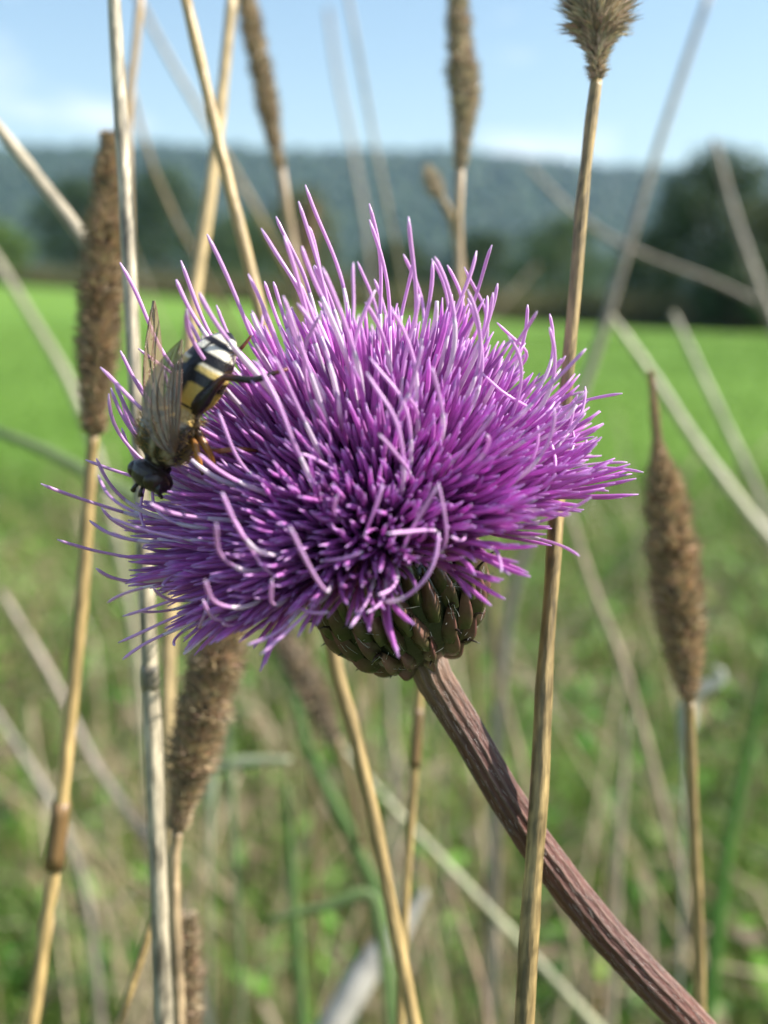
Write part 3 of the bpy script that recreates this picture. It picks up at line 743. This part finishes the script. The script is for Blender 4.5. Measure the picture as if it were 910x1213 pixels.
def build_thistle():
    r = np.random.default_rng(5)
    # --- stem: ribbed, from the head down to the ground
    pj = JOINT + AX * 1.2 * MMU
    px = [(562, 880), (605, 955), (645, 1014), (688, 1070), (742, 1134), (822, 1218)]
    dp = [0.1035, 0.1042, 0.1048, 0.1055, 0.1062, 0.1073]
    pts = [pj, JOINT - AX * 2.5 * MMU] + [P(x, y, d) for (x, y), d in zip(px, dp)]
    e = pts[-1]
    pts += [e + np.array([0.012, 0.006, -0.020]), e + np.array([0.035, 0.02, -0.10]), e + np.array([0.05, 0.04, -0.4]), np.array([e[0] + 0.055, e[1] + 0.05, -0.02])]
    path = spline(pts, 150)
    root = empty("thistle", path[-1]); tag(root, "purple thistle in full bloom on a ribbed reddish stem, with a fly feeding", "thistle")
    m = len(path); s = np.linspace(0, 1, m)
    cum = np.r_[0, np.cumsum(np.linalg.norm(np.diff(path, axis=0), axis=1))]
    dep = (path - CAM) @ FWD
    rad = np.interp(cum, [0, 0.003, 0.012, 0.03, 0.06, 1.0], np.array([1.95, 1.70, 1.52, 1.60, 1.78, 2.4]) * MMU)
    nr = 78
    th = np.arange(nr) * 2 * math.pi / nr
    prof = 1 + 0.045 * np.cos(th * 13) + 0.02 * np.cos(th * 26 + 0.5) + r.normal(0, 0.008, nr)
    mb = MB()
    cols = np.array([0.105, 0.040, 0.030])[None] * (1 + 0.15 * np.sin(cum * 300)[:, None])
    green = np.clip(1 - cum / 0.010, 0, 1)[:, None]
    cols = cols * (1 - 0.55 * green) + np.array([0.26, 0.20, 0.11]) * 0.55 * green
    mb.tube(path, rad, nr, cols, prof=prof)
    # paler ridges, darker grooves of the stem's own skin
    ca = np.array(mb.c).reshape(-1, 3)
    ridge_t = np.clip(np.cos(th * 13), 0, 1) ** 2
    for i in range(m):
        seg = slice(i * nr, (i + 1) * nr)
        n_ = 0.5 + 0.5 * np.sin(i * 0.7 + th * 3)
        ca[seg] = ca[seg] * (1 - 0.35 * ridge_t[:, None]) + np.array([0.30, 0.22, 0.17]) * (0.5 * ridge_t * (0.4 + 0.6 * n_))[:, None]
    mb.c = ca.tolist()
    stem = mb.build("stem", M_STEM, root)
    # short woolly hairs lying along the ridges
    hb = MB(); k = 0
    tgp = nrm_rows(np.gradient(path, axis=0))
    vis = np.where(cum < 0.075)[0]
    for _ in range(1500):
        i = int(r.integers(1, vis[-1])); tt = tgp[i]
        u = nrm(np.cross(tt, UPV)); w = np.cross(tt, u)
        a = r.uniform(0, 6.283); d = math.cos(a) * u + math.sin(a) * w
        fr = r.uniform(); p0 = path[i] * (1 - fr) + path[min(i + 1, m - 1)] * fr + d * rad[i] * 1.0; L = r.uniform(0.4, 1.0) * MMU
        sg = 1 if r.uniform() < 0.5 else -1
        lat = np.cross(d, tt) * r.normal(0, 0.10)
        q = [p0, p0 + (tt * sg * 0.6 + d * 0.10 + lat) * L * 0.6, p0 + (tt * sg + d * 0.06 + lat * 1.6) * L]
        hb.tube(q, [0.014 * MMU, 0.012 * MMU, 0.005 * MMU], 3, (0.62, 0.56, 0.5), cap=False)
    o = hb.build("stem_hairs", M_HAIR, stem); o["kind"] = "stuff"

    # --- involucre with its bracts
    L = 12.9
    def R(z):
        u = z / L
        return 7.7 * math.sqrt(max(1 - ((u - 0.46) / 0.63) ** 2, 0.03))
    zz = np.r_[np.linspace(-2.0, 11.7, 30)]
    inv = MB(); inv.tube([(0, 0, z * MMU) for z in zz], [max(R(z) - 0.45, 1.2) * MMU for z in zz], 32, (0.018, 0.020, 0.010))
    involucre = inv.build("involucre", M_BRACT, root, MH)

    def bract_mesh(wd, ln, bulge, seed):
        rr = np.random.default_rng(seed)
        nu, nv = 9, 7
        V = []; C = []
        for i in range(nu):
            t = i / (nu - 1)
            w = wd * (0.75 + 0.25 * math.sin(math.pi * min(t * 1.6, 1.0))) * (1 - max(0, (t - 0.35) / 0.65) ** 2.3 * 0.86) * 0.5
            for j in range(nv):
                s_ = -1 + 2 * j / (nv - 1)
                h = bulge * (1 - abs(s_) ** 1.7) * (0.55 + 0.6 * math.sin(math.pi * min(t * 1.05, 1))) + 0.16 * (1 - abs(s_)) ** 2 * bulge
                y_ = h * (1 - 0.35 * t)
                V.append((s_ * w * MMU, y_ * MMU, t * ln * MMU))
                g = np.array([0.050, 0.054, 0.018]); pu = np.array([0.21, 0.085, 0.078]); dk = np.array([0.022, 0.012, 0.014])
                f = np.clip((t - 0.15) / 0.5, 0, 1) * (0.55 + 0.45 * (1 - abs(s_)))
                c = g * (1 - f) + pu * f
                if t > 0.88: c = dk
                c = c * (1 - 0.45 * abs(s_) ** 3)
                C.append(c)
        F = [(i * nv + j, i * nv + j + 1, (i + 1) * nv + j + 1, (i + 1) * nv + j) for i in range(nu - 1) for j in range(nv - 1)]
        mb_ = MB(); mb_.add(V, F, C)
        return mb_.mesh("bract", M_BRACT)
    def spine_mesh(ln):
        s_ = MB(); s_.tube([(0, 0, -0.15 * MMU), (0, 0.12 * MMU, 0.25 * ln * MMU), (0, 0.42 * ln * MMU, 0.65 * ln * MMU), (0, 0.85 * ln * MMU, 0.9 * ln * MMU)], np.array([0.17, 0.14, 0.09, 0.015]) * MMU, 6, (0.03, 0.018, 0.016))
        return s_.mesh("spine", M_BRACT)
    rows = [(-1.5, 10, 1.65, 2.8), (0.0, 16, 1.8, 3.6), (1.9, 19, 1.95, 4.2), (4.1, 21, 2.05, 4.6), (6.3, 22, 2.05, 4.7), (8.4, 21, 1.95, 4.3)]
    sp_m = [spine_mesh(1.15), spine_mesh(0.85), spine_mesh(1.4)]
    for k, (z0, n, wd, ln) in enumerate(rows):
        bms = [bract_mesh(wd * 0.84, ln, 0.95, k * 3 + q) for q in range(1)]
        for i in range(n):
            a = (i + 0.5 * (k % 2)) * 2 * math.pi / n + r.normal(0, 0.045)
            z = z0 + r.normal(0, 0.25)
            r0, r1 = R(z), R(z + ln * 0.7)
            rad_v = Vector((math.cos(a), math.sin(a), 0))
            base = rad_v * (r0 - 0.40) * MMU + Vector((0, 0, z * MMU))
            tip = rad_v * (r1 - 0.25) * MMU + Vector((0, 0, (z + ln * 0.7) * MMU))
            up = (tip - base).normalized()
            side = Vector((-math.sin(a), math.cos(a), 0)); outw = up.cross(side) * -1
            if outw.dot(rad_v) < 0: outw = -outw
            side = outw.cross(up)
            sc = r.uniform(0.9, 1.1)
            B = Matrix(((side.x, outw.x, up.x, base.x), (side.y, outw.y, up.y, base.y), (side.z, outw.z, up.z, base.z), (0, 0, 0, 1))) @ Matrix.Scale(sc, 4) @ Matrix.Rotation(r.normal(0, 0.06), 4, 'Y')
            W = MH @ B
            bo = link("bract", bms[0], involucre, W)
            link("spine", sp_m[int(r.integers(0, 3))], bo, W @ Matrix.Translation(Vector((0, 0.13 * ln * 0.2 * MMU + 0.00012, ln * 0.985 * MMU))) @ Matrix.Rotation(r.normal(0, 0.3), 4, 'Z'))
    # cobweb wool between the bracts
    cb = MB()
    for _ in range(170):
        a = r.uniform(0, 6.283); z = r.uniform(0, 10.7); q = []
        da, dz = r.normal(0, 0.10), r.normal(0, 0.9)
        for t in np.linspace(0, 1, 6):
            aa = a + da * t + r.normal(0, 0.004); z2 = z + dz * t; rr_ = R(z2) + 0.40 + r.normal(0, 0.04)
            q.append((rr_ * math.cos(aa) * MMU, rr_ * math.sin(aa) * MMU, z2 * MMU))
        cb.tube(q, 0.012 * MMU, 3, (0.75, 0.74, 0.70), cap=False)
    o = cb.build("cobweb_wool", M_HAIR, involucre, MH); o["kind"] = "stuff"

    # --- florets
    def spine_path(theta, lat, bend, ltot=35.0, n=46, phi0=0.33, wv=None):
        s_ = np.linspace(0, ltot, n); ds = s_[1]
        if wv is None: wv = (r.uniform(0.03, 0.14), r.uniform(0.3, 0.7), r.uniform(0, 6.28), r.uniform(0, 6.28))
        p = np.zeros(3); out = [p.copy()]
        for v in s_[1:]:
            t = np.clip((v - 1.5) / 12.0, 0, 1); t = t * t * (3 - 2 * t)
            ph = theta * (phi0 + (1 - phi0) * t)
            q = np.clip((v - 18) / 11.0, 0, 1) ** 1.3
            ph = ph - bend * q + wv[0] * math.sin(v * wv[1] + wv[2]); ps = lat * q + lat * 0.15 * t + wv[0] * math.sin(v * wv[1] * 0.8 + wv[3])
            p = p + ds * np.array([math.sin(ph) * math.cos(ps), math.sin(ph) * math.sin(ps), math.cos(ph)])
            out.append(p.copy())
        return s_, np.array(out)
    def along(s_, path_, a, b, n):
        q = np.linspace(a, b, n)
        return np.array([np.interp(q, s_, path_[:, k]) for k in range(3)]).T
    NB, NVAR = 11, 6
    TH_MAX = math.radians(94)
    AZR = math.atan2(np.dot(RGT, HY), np.dot(RGT, HX))
    AZF = math.atan2(np.dot(-FWD, HY), np.dot(-FWD, HX))
    meshes = {}
    for b in range(NB):
        th_ = TH_MAX * (b + 0.5) / NB
        for v in range(NVAR):
            lat = r.normal(0, 0.75); bend = r.uniform(-0.20, 1.05) * (0.45 + 0.85 * b / NB)
            wv = (r.uniform(0.03, 0.16), r.uniform(0.3, 0.7), r.uniform(0, 6.28), r.uniform(0, 6.28))
            s_, sp = spine_path(th_, lat * 0.6, bend * 0.45, wv=wv)
            _, sq = spine_path(th_, lat * 1.35, bend * 1.35, wv=wv)
            lc = r.uniform(20.6, 22.8)
            fl = MB()
            tube = along(s_, sp, 0, lc - 7.2, 12)
            tr = np.interp(np.linspace(0, 1, 12), [0, 0.55, 0.8, 1], [0.24, 0.22, 0.42, 0.50])
            pale = np.array([0.58, 0.38, 0.60]); pur = np.array([0.60, 0.215, 0.60])
            tt = np.clip((np.linspace(0, 1, 12) - 0.45) / 0.4, 0, 1)[:, None]
            fl.tube(tube * MMU, tr * MMU, 7, pale * (1 - tt) + pur * tt, cap=False)
            # five strap lobes
            for k in range(5):
                al = k * 2 * math.pi / 5 + r.normal(0, 0.2)
                ll = r.uniform(0.75, 1.08); nq = 7
                cen = along(s_, sp, lc - 7.6, lc - 7.6 + 7.6 * ll, nq)
                tg = nrm_rows(np.gradient(cen, axis=0))
                u = nrm(np.cross(tg[0], [0.2, 1, 0.1])); w = np.cross(tg[0], u)
                spread = r.uniform(0.5, 1.5)
                off = np.interp(np.linspace(0, 1, nq), [0, 0.4, 1], [0.40, 0.55 + 0.2 * spread, 0.5 + 0.9 * spread])
                curl = r.normal(0, 0.55) * np.linspace(0, 1, nq) ** 2
                d = math.cos(al) * u + math.sin(al) * w; d2 = -math.sin(al) * u + math.cos(al) * w
                q = cen + off[:, None] * d + curl[:, None] * d2
                lr = np.interp(np.linspace(0, 1, nq), [0, 0.2, 0.75, 0.97, 1], [0.19, 0.225, 0.195, 0.135, 0.06])
                lcx = np.tile(pur * r.uniform(0.85, 1.2), (nq, 1)); lcx[-1] = np.array([0.62, 0.36, 0.70])
                fl.tube(q * MMU, lr * MMU, 5, lcx)
            at = MB(); a0, a1 = lc - 5.0, lc + r.uniform(-1.2, 2.4)
            q = along(s_, sq, a0, a1, 9)
            at.tube(q * MMU, np.array([.18, .205, .215, .215, .215, .21, .205, .19, .15]) * MMU, 7, np.array([(0.62, 0.38, 0.60)] * 3 + [(0.84, 0.70, 0.82)] * 6))
            st = MB(); s1 = min(a1 + r.uniform(3.5, 8.8), 32.5)
            q = along(s_, sq, a1 - 0.6, s1, 12)
            sr = np.interp(np.linspace(0, 1, 12), [0, 0.05, 0.6, 0.68, 0.95, 1], [0.15, 0.16, 0.145, 0.17, 0.145, 0.06])
            scol = np.tile(np.array([0.78, 0.45, 0.78]), (12, 1)); scol[0:2] = (0.62, 0.36, 0.68); scol[-1] = (0.80, 0.62, 0.84)
            st.tube(q * MMU, sr * MMU, 7, scol)
            meshes[b, v] = (fl.mesh("floret", M_FLORET), at.mesh("anther_tube", M_STYLE), st.mesh("style", M_STYLE))
    N = 300
    for i in range(N):
        f = (i + 0.5) / N
        az = i * 2.399963 + r.normal(0, 0.10)
        th_ = (TH_MAX - math.radians(8.5) * max(0, math.cos(az - AZF - 0.25)) ** 0.8 + math.radians(5) * max(0, math.cos(az - AZR)) ** 2) * f ** 0.60
        b = min(int(th_ / TH_MAX * NB), NB - 1); v = int(r.integers(0, NVAR))
        r0 = 4.6 * f ** 0.5
        T = Matrix.Translation(Vector((r0 * math.cos(az) * MMU, r0 * math.sin(az) * MMU, (7.5 - 1.0 * f + r.normal(0, 0.3)) * MMU)))
        dth = th_ - TH_MAX * (b + 0.5) / NB + r.normal(0, 0.07)
        sc = (1.03 - 0.23 * f) * r.uniform(0.92, 1.07) * (1 - 0.12 * f * max(0, math.cos(az - AZR)))
        W = MH @ T @ Matrix.Rotation(az, 4, 'Z') @ Matrix.Rotation(dth * 0.8, 4, 'Y') @ Matrix.Rotation(r.normal(0, 0.06), 4, 'X') @ Matrix.Scale(sc, 4)
        fm, am, sm = meshes[b, v]
        fo = link("floret", fm, root, W)
        tip = np.array(W @ sm.vertices[len(sm.vertices) - 1].co) - CAM
        td = tip @ FWD; tx = 455 + tip @ RGT / td * F_PX; ty = 606.5 - tip @ UPV / td * F_PX
        pushed = 140 < tx < 300 and 385 < ty < 600 and td < 0.0905       # the feeding insect has these pressed aside
        if r.uniform() < (0.30 if pushed else 0.80):
            link("anther_tube", am, fo, W)
            if r.uniform() < 0.93: link("style", sm, fo, W)
    # further corollas deep in the head, too crowded to tell apart
    Vs, Fs, Cs, k0 = [], [], [], 0
    mass = MB()
    for i in range(260):
        f = r.uniform(0.02, 1.0); az = r.uniform(0, 6.283)
        if i % 2: az = AZF + r.normal(0, 0.7); f = r.uniform(0.25, 0.9)
        th_ = (TH_MAX - math.radians(7) * max(0, math.cos(az - AZF)) ** 0.8) * f ** 0.60
        b = min(int(th_ / TH_MAX * NB), NB - 1)
        me = meshes[b, int(r.integers(0, NVAR))][0]
        r0 = 4.2 * f ** 0.5
        W = Matrix.Translation(Vector((r0 * math.cos(az) * MMU, r0 * math.sin(az) * MMU, (6.9 - 1.0 * f) * MMU))) @ Matrix.Rotation(az, 4, 'Z') @ Matrix.Rotation(r.normal(0, 0.09), 4, 'Y') @ Matrix.Rotation(r.normal(0, 0.09), 4, 'X') @ Matrix.Scale(r.uniform(0.84, 0.97), 4)
        mass.add([W @ v.co for v in me.vertices], [tuple(p_.vertices) for p_ in me.polygons], [tuple(c_.color)[:3] for c_ in me.color_attributes["col"].data])
    o = mass.build("inner_florets", M_FLORET, root, MH); o["kind"] = "stuff"
    # white pappus hairs among the floret bases
    pb = MB()
    for _ in range(160):
        a = r.uniform(0, 6.283); th_ = r.uniform(0.9, 1.75)
        s_, sp = spine_path(th_, r.normal(0, 0.3), 0.0)
        q = along(s_, sp, 2, r.uniform(9, 14), 7)
        ca_, sa = math.cos(a), math.sin(a)
        q = np.c_[q[:, 0] * ca_ - q[:, 1] * sa + 4.5 * ca_, q[:, 0] * sa + q[:, 1] * ca_ + 4.5 * sa, q[:, 2] + 7.7]
        pb.tube(q * MMU, np.linspace(0.035, 0.012, 7) * MMU, 3, (0.78, 0.74, 0.66), cap=False)
    o = pb.build("pappus_hairs", M_HAIR, root, MH); o["kind"] = "stuff"
    return root
build_thistle()

# ------------------------------------------------------------------ the hoverfly
DF = 0.0055
def PF(x, y, d):
    return P(x, y, d - DF)
def build_fly():
    r = np.random.default_rng(11)
    D0 = 0.0925 - DF
    pxm = D0 / F_PX
    O = P(203, 508, D0)                       # middle of the thorax
    fw = nrm(-0.47 * RGT - 0.86 * UPV + 0.12 * FWD)          # towards the head
    dz = -0.50 * RGT + 0.16 * UPV - 0.84 * FWD               # back of the insect
    dz = nrm(dz - fw * np.dot(dz, fw)); lf = np.cross(dz, fw)
    M = Matrix(((fw[0], lf[0], dz[0], O[0]), (fw[1], lf[1], dz[1], O[1]), (fw[2], lf[2], dz[2], O[2]), (0, 0, 0, 1))) @ Matrix.Scale(1.08, 4)
    root = empty("hoverfly", O); tag(root, "striped black and yellow hoverfly head down on the thistle's shaded fringe", "hoverfly")
    # one continuous body: rings along x (mm): abdomen tip -> head
    st = [(-7.9, .10, .10, -.9), (-7.6, .75, .55, -.85), (-6.9, 1.35, 1.0, -.65), (-5.9, 1.85, 1.35, -.45), (-4.8, 2.15, 1.5, -.3), (-3.7, 2.25, 1.5, -.2), (-2.8, 2.1, 1.4, -.1), (-2.2, 1.75, 1.25, 0),
          (-1.8, 1.55, 1.25, .05), (-1.3, 1.85, 1.6, .1), (-.5, 2.15, 1.95, .12), (.5, 2.25, 2.05, .1), (1.4, 2.1, 1.9, 0), (2.1, 1.65, 1.5, -.1), (2.55, .95, .95, -.2), (2.8, .85, .85, -.25),
          (3.0, 1.25, 1.2, -.25), (3.3, 1.55, 1.45, -.3), (3.8, 1.6, 1.5, -.35), (4.3, 1.3, 1.3, -.4), (4.6, .9, .9, -.45), (4.72, .15, .15, -.45)]
    st = np.array(st)
    xs = np.interp(np.linspace(0, len(st) - 1, 110), np.arange(len(st)), st[:, 0])
    n = 36; th = np.arange(n) * 2 * math.pi / n
    V = []; C = []
    for x in xs:
        ry, rz, cz = (np.interp(x, st[:, 0], st[:, k]) for k in (1, 2, 3))
        for t in th:
            y, z = ry * math.cos(t), rz * math.sin(t) + cz
            V.append((x, y, z))
            lat = abs(math.cos(t)); dorsal = math.sin(t) > -0.35
            if x < -2.0:                                   # abdomen bands
                a = -2.0 - x
                c = np.array([0.012, 0.010, 0.009])
                if 0.15 < a < 1.9 and (lat > 0.22 + 0.25 * max(0, a - 1.3)): c = np.array([0.55, 0.36, 0.075])
                elif 2.55 < a < 3.35 and lat > 0.25: c = np.array([0.55, 0.40, 0.12]) if a < 3.0 else np.array([0.70, 0.64, 0.48])
                elif 4.1 < a < 4.6 and lat > 0.12: c = np.array([0.74, 0.70, 0.56])
                elif 5.2 < a < 5.6: c = np.array([0.66, 0.62, 0.50])
                if abs(a - 2.25) < 0.06 or abs(a - 3.9) < 0.05: c = np.array([0.5, 0.42, 0.22])
                if not dorsal: c = np.array([0.30, 0.24, 0.12]) * (0.4 + 0.6 * (math.sin(x * 4) > 0))
            elif x < 2.6:                                  # thorax with pale lengthwise lines
                yy = y / 2.2
                c = np.array([0.035, 0.026, 0.016])
                if math.sin(t) > 0.05:
                    if abs(abs(yy) - 0.28) < 0.07 or abs(abs(yy) - 0.72) < 0.09: c = np.array([0.34, 0.29, 0.19])
                if x < -1.1 and math.sin(t) > 0.15: c = np.array([0.50, 0.34, 0.10])      # scutellum
                if math.sin(t) < -0.1: c = np.array([0.26, 0.21, 0.13])
            else:
                c = np.array([0.30, 0.24, 0.12]) if abs(math.cos(t)) < 0.3 and math.sin(t) < 0 else np.array([0.03, 0.022, 0.018])
            C.append(c)
    F = [(i * n + j, i * n + (j + 1) % n, (i + 1) * n + (j + 1) % n, (i + 1) * n + j) for i in range(len(xs) - 1) for j in range(n)]
    F += [tuple(range(n))[::-1], tuple(range((len(xs) - 1) * n, len(xs) * n))]
    mb = MB(); mb.add(np.array(V) * MMU, F, C)
    body = mb.build("body", M_FLY, root, M)
    # eyes
    for s in (-1, 1):
        e = MB()
        for_ = []
        nu, nv = 12, 16
        Ve = []
        for i in range(nu + 1):
            a = math.pi * i / nu
            for j in range(nv):
                b = 2 * math.pi * j / nv
                Ve.append((3.75 + 0.85 * math.sin(a) * math.cos(b), s * (0.9 + 0.85 * math.cos(a) * 0.9), -0.3 + 1.35 * math.sin(a) * math.sin(b)))
        Fe = [(i * nv + j, i * nv + (j + 1) % nv, (i + 1) * nv + (j + 1) % nv, (i + 1) * nv + j) for i in range(nu) for j in range(nv)]
        e.add(np.array(Ve) * MMU, Fe, (0.028, 0.016, 0.012)); e.build("eye", M_FLY, body, M)
        an = MB(); an.tube(np.array([(4.55, s * .25, .2), (4.95, s * .35, .25), (5.25, s * .45, .1)]) * MMU, np.array([.12, .16, .22]) * MMU, 6, (0.03, 0.02, 0.015)); an.build("antenna", M_FLY, body, M)
    # fine coat of hair on the thorax and along the abdomen's edge
    hb = MB()
    for _ in range(1100):
        x = r.uniform(-1.7, 2.3) if r.uniform() < 0.8 else r.uniform(-7.4, -2)
        t = r.uniform(0, 6.283) if x > -1.8 else r.choice([0.0, math.pi]) + r.normal(0, 0.25)
        ry, rz, cz = (np.interp(x, st[:, 0], st[:, k]) for k in (1, 2, 3))
        p0 = np.array([x, ry * math.cos(t), rz * math.sin(t) + cz]); d = nrm(np.array([-0.35, math.cos(t), math.sin(t)]) + r.normal(0, 0.25, 3))
        L = r.uniform(0.35, 0.75) * (1 if x > -1.8 else 0.6)
        hb.tube(np.array([p0 - d * 0.05, p0 + d * L * 0.5, p0 + d * L + np.array([-0.12 * L, 0, 0])]) * MMU, np.array([.022, .018, .006]) * MMU, 3, np.array([0.46, 0.31, 0.12]) * r.uniform(0.6, 1.4), cap=False)
    o = hb.build("body_hair", M_FUZZ, body, M); o["kind"] = "stuff"
    # wings: a thin membrane with veins
    def wing(base, tip, width, bow, seed):
        base, tip, width = (np.asarray(q, float) for q in (base, tip, width))
        ax = tip - base; nn = nrm(np.cross(ax, width))
        def pt(u, v):       # u along, v across (-0.5 front .. 0.5 rear)
            fr = -0.18 * math.sin(math.pi * min(u, 1) ** 0.9); bk = 0.80 * math.sin(math.pi * u ** 0.75) ** 0.8
            w = fr + (bk - fr) * (v + 0.5)
            return base + ax * u + width * w + nn * (bow * math.sin(math.pi * u) * np.linalg.norm(ax) + 0.012 * np.linalg.norm(ax) * math.sin(v * 14))
        nu, nv = 22, 9
        Vw = [pt(i / (nu - 1), -0.5 + j / (nv - 1)) for i in range(nu) for j in range(nv)]
        Fw = [(i * nv + j, i * nv + j + 1, (i + 1) * nv + j + 1, (i + 1) * nv + j) for i in range(nu - 1) for j in range(nv - 1)]
        w = MB(); w.add(Vw, Fw, (0.25, 0.18, 0.11))
        wo = w.build("wing", M_WING, root)
        vb = MB(); vc = (0.10, 0.045, 0.02)
        for v0, v1, u1 in ((-.5, -.5, 1), (-.46, -.36, .93), (-.42, -.2, .96), (-.36, -.02, .95), (-.25, .14, .9), (-.1, .3, .8), (0.1, .48, .55)):
            vb.tube([pt(u, v0 + (v1 - v0) * u) + nn * 0.00002 for u in np.linspace(0.03, u1, 14)], np.linspace(0.075, 0.028, 14) * MMU, 5, vc, cap=False)
        for u, va, vb_ in ((.42, -.4, -.2), (.55, -.3, .05), (.7, -.2, .1)):
            vb.tube([pt(u + 0.04 * t, va + (vb_ - va) * t) for t in np.linspace(0, 1, 5)], 0.03 * MMU, 4, vc, cap=False)
        vb.build("wing_veins", M_FLY, wo)
    # far wing seen nearly edge on, near wing folded over the back
    wing(PF(176, 512, 0.0925), PF(182, 356, 0.0945), PF(203, 440, 0.0985) - PF(176, 440, 0.0925), 0.03, 1)
    wing(PF(206, 540, 0.0892), PF(216, 402, 0.0900), PF(176, 468, 0.0912) - PF(222, 472, 0.0890), 0.06, 2)
    # legs
    BK = (0.018, 0.014, 0.012); OR = (0.34, 0.14, 0.025); RD = (0.16, 0.045, 0.02)
    def leg(pts, dd, w, cols):
        q = spline([PF(x, y, d) for (x, y), d in zip(pts, dd)], 20)
        l = MB(); l.tube(q, np.interp(np.linspace(0, 1, 20), np.linspace(0, 1, len(w)), w) * pxm / 2, 8, np.array([[np.interp(t, np.linspace(0, 1, len(cols)), [c[k] for c in cols]) for k in range(3)] for t in np.linspace(0, 1, 20)]))
        l.build("leg", M_FLY, root)
    leg([(222, 496), (236, 478), (262, 450), (270, 447), (300, 450), (325, 442), (341, 437)], [.0925, .091, .0900, .0897, .0895, .0895, .0897], [12, 18, 22, 12, 8, 9, 8, 6, 4], [BK, BK, BK, BK, RD, BK, BK, BK, RD])
    leg([(225, 500), (234, 512), (243, 528), (250, 540), (256, 556)], [.0920, .0915, .0912, .0916, .0925], [8, 10, 9, 7, 4], [BK, BK, OR, OR, OR])
    leg([(226, 515), (232, 530), (236, 548), (240, 562)], [.0915, .0910, .0912, .092], [7, 9, 8, 4], [BK, OR, OR, BK])
    leg([(240, 535), (262, 534), (285, 532), (305, 534)], [.0935, .0925, .0925, .0935], [6, 7, 6, 4], [OR, (0.30, 0.12, 0.05), (0.30, 0.12, 0.05), RD])
    leg([(255, 432), (272, 424), (286, 412), (298, 397)], [.0955, .0950, .0945, .0945], [8, 7, 5, 3], [BK, BK, RD, RD])
    leg([(200, 555), (192, 570), (187, 580), (192, 590)], [.0935, .0925, .092, .0925], [8, 7, 8, 4], [BK, BK, BK, BK])
    return root
build_fly()

# ------------------------------------------------------------------ the air between here and the hills
def mat_haze():
    m = bpy.data.materials.new("haze"); m.use_nodes = True
    n, l = m.node_tree.nodes, m.node_tree.links
    n.remove(n["Principled BSDF"])
    v = n.new("ShaderNodeVolumePrincipled")
    v.inputs["Color"].default_value = (0.50, 0.73, 1.0, 1)
    v.inputs["Density"].default_value = 0.00015
    v.inputs["Anisotropy"].default_value = 0.2
    l.new(v.outputs[0], n["Material Output"].inputs["Volume"])
    return m
def build_haze():
    x0, x1, y0, y1, z0, z1 = -3400, 3400, -3400, 3400, -4.0, 260
    V = [(x, y, z) for z in (z0, z1) for y in (y0, y1) for x in (x0, x1)]
    F = [(0, 2, 3, 1), (4, 5, 7, 6), (0, 1, 5, 4), (2, 6, 7, 3), (0, 4, 6, 2), (1, 3, 7, 5)]
    me = bpy.data.meshes.new("haze"); me.from_pydata(V, [], F); me.materials.append(mat_haze())
    tag(link("haze", me), "thin bluish summer haze between the field and the hills", "haze", kind="stuff")
build_haze()
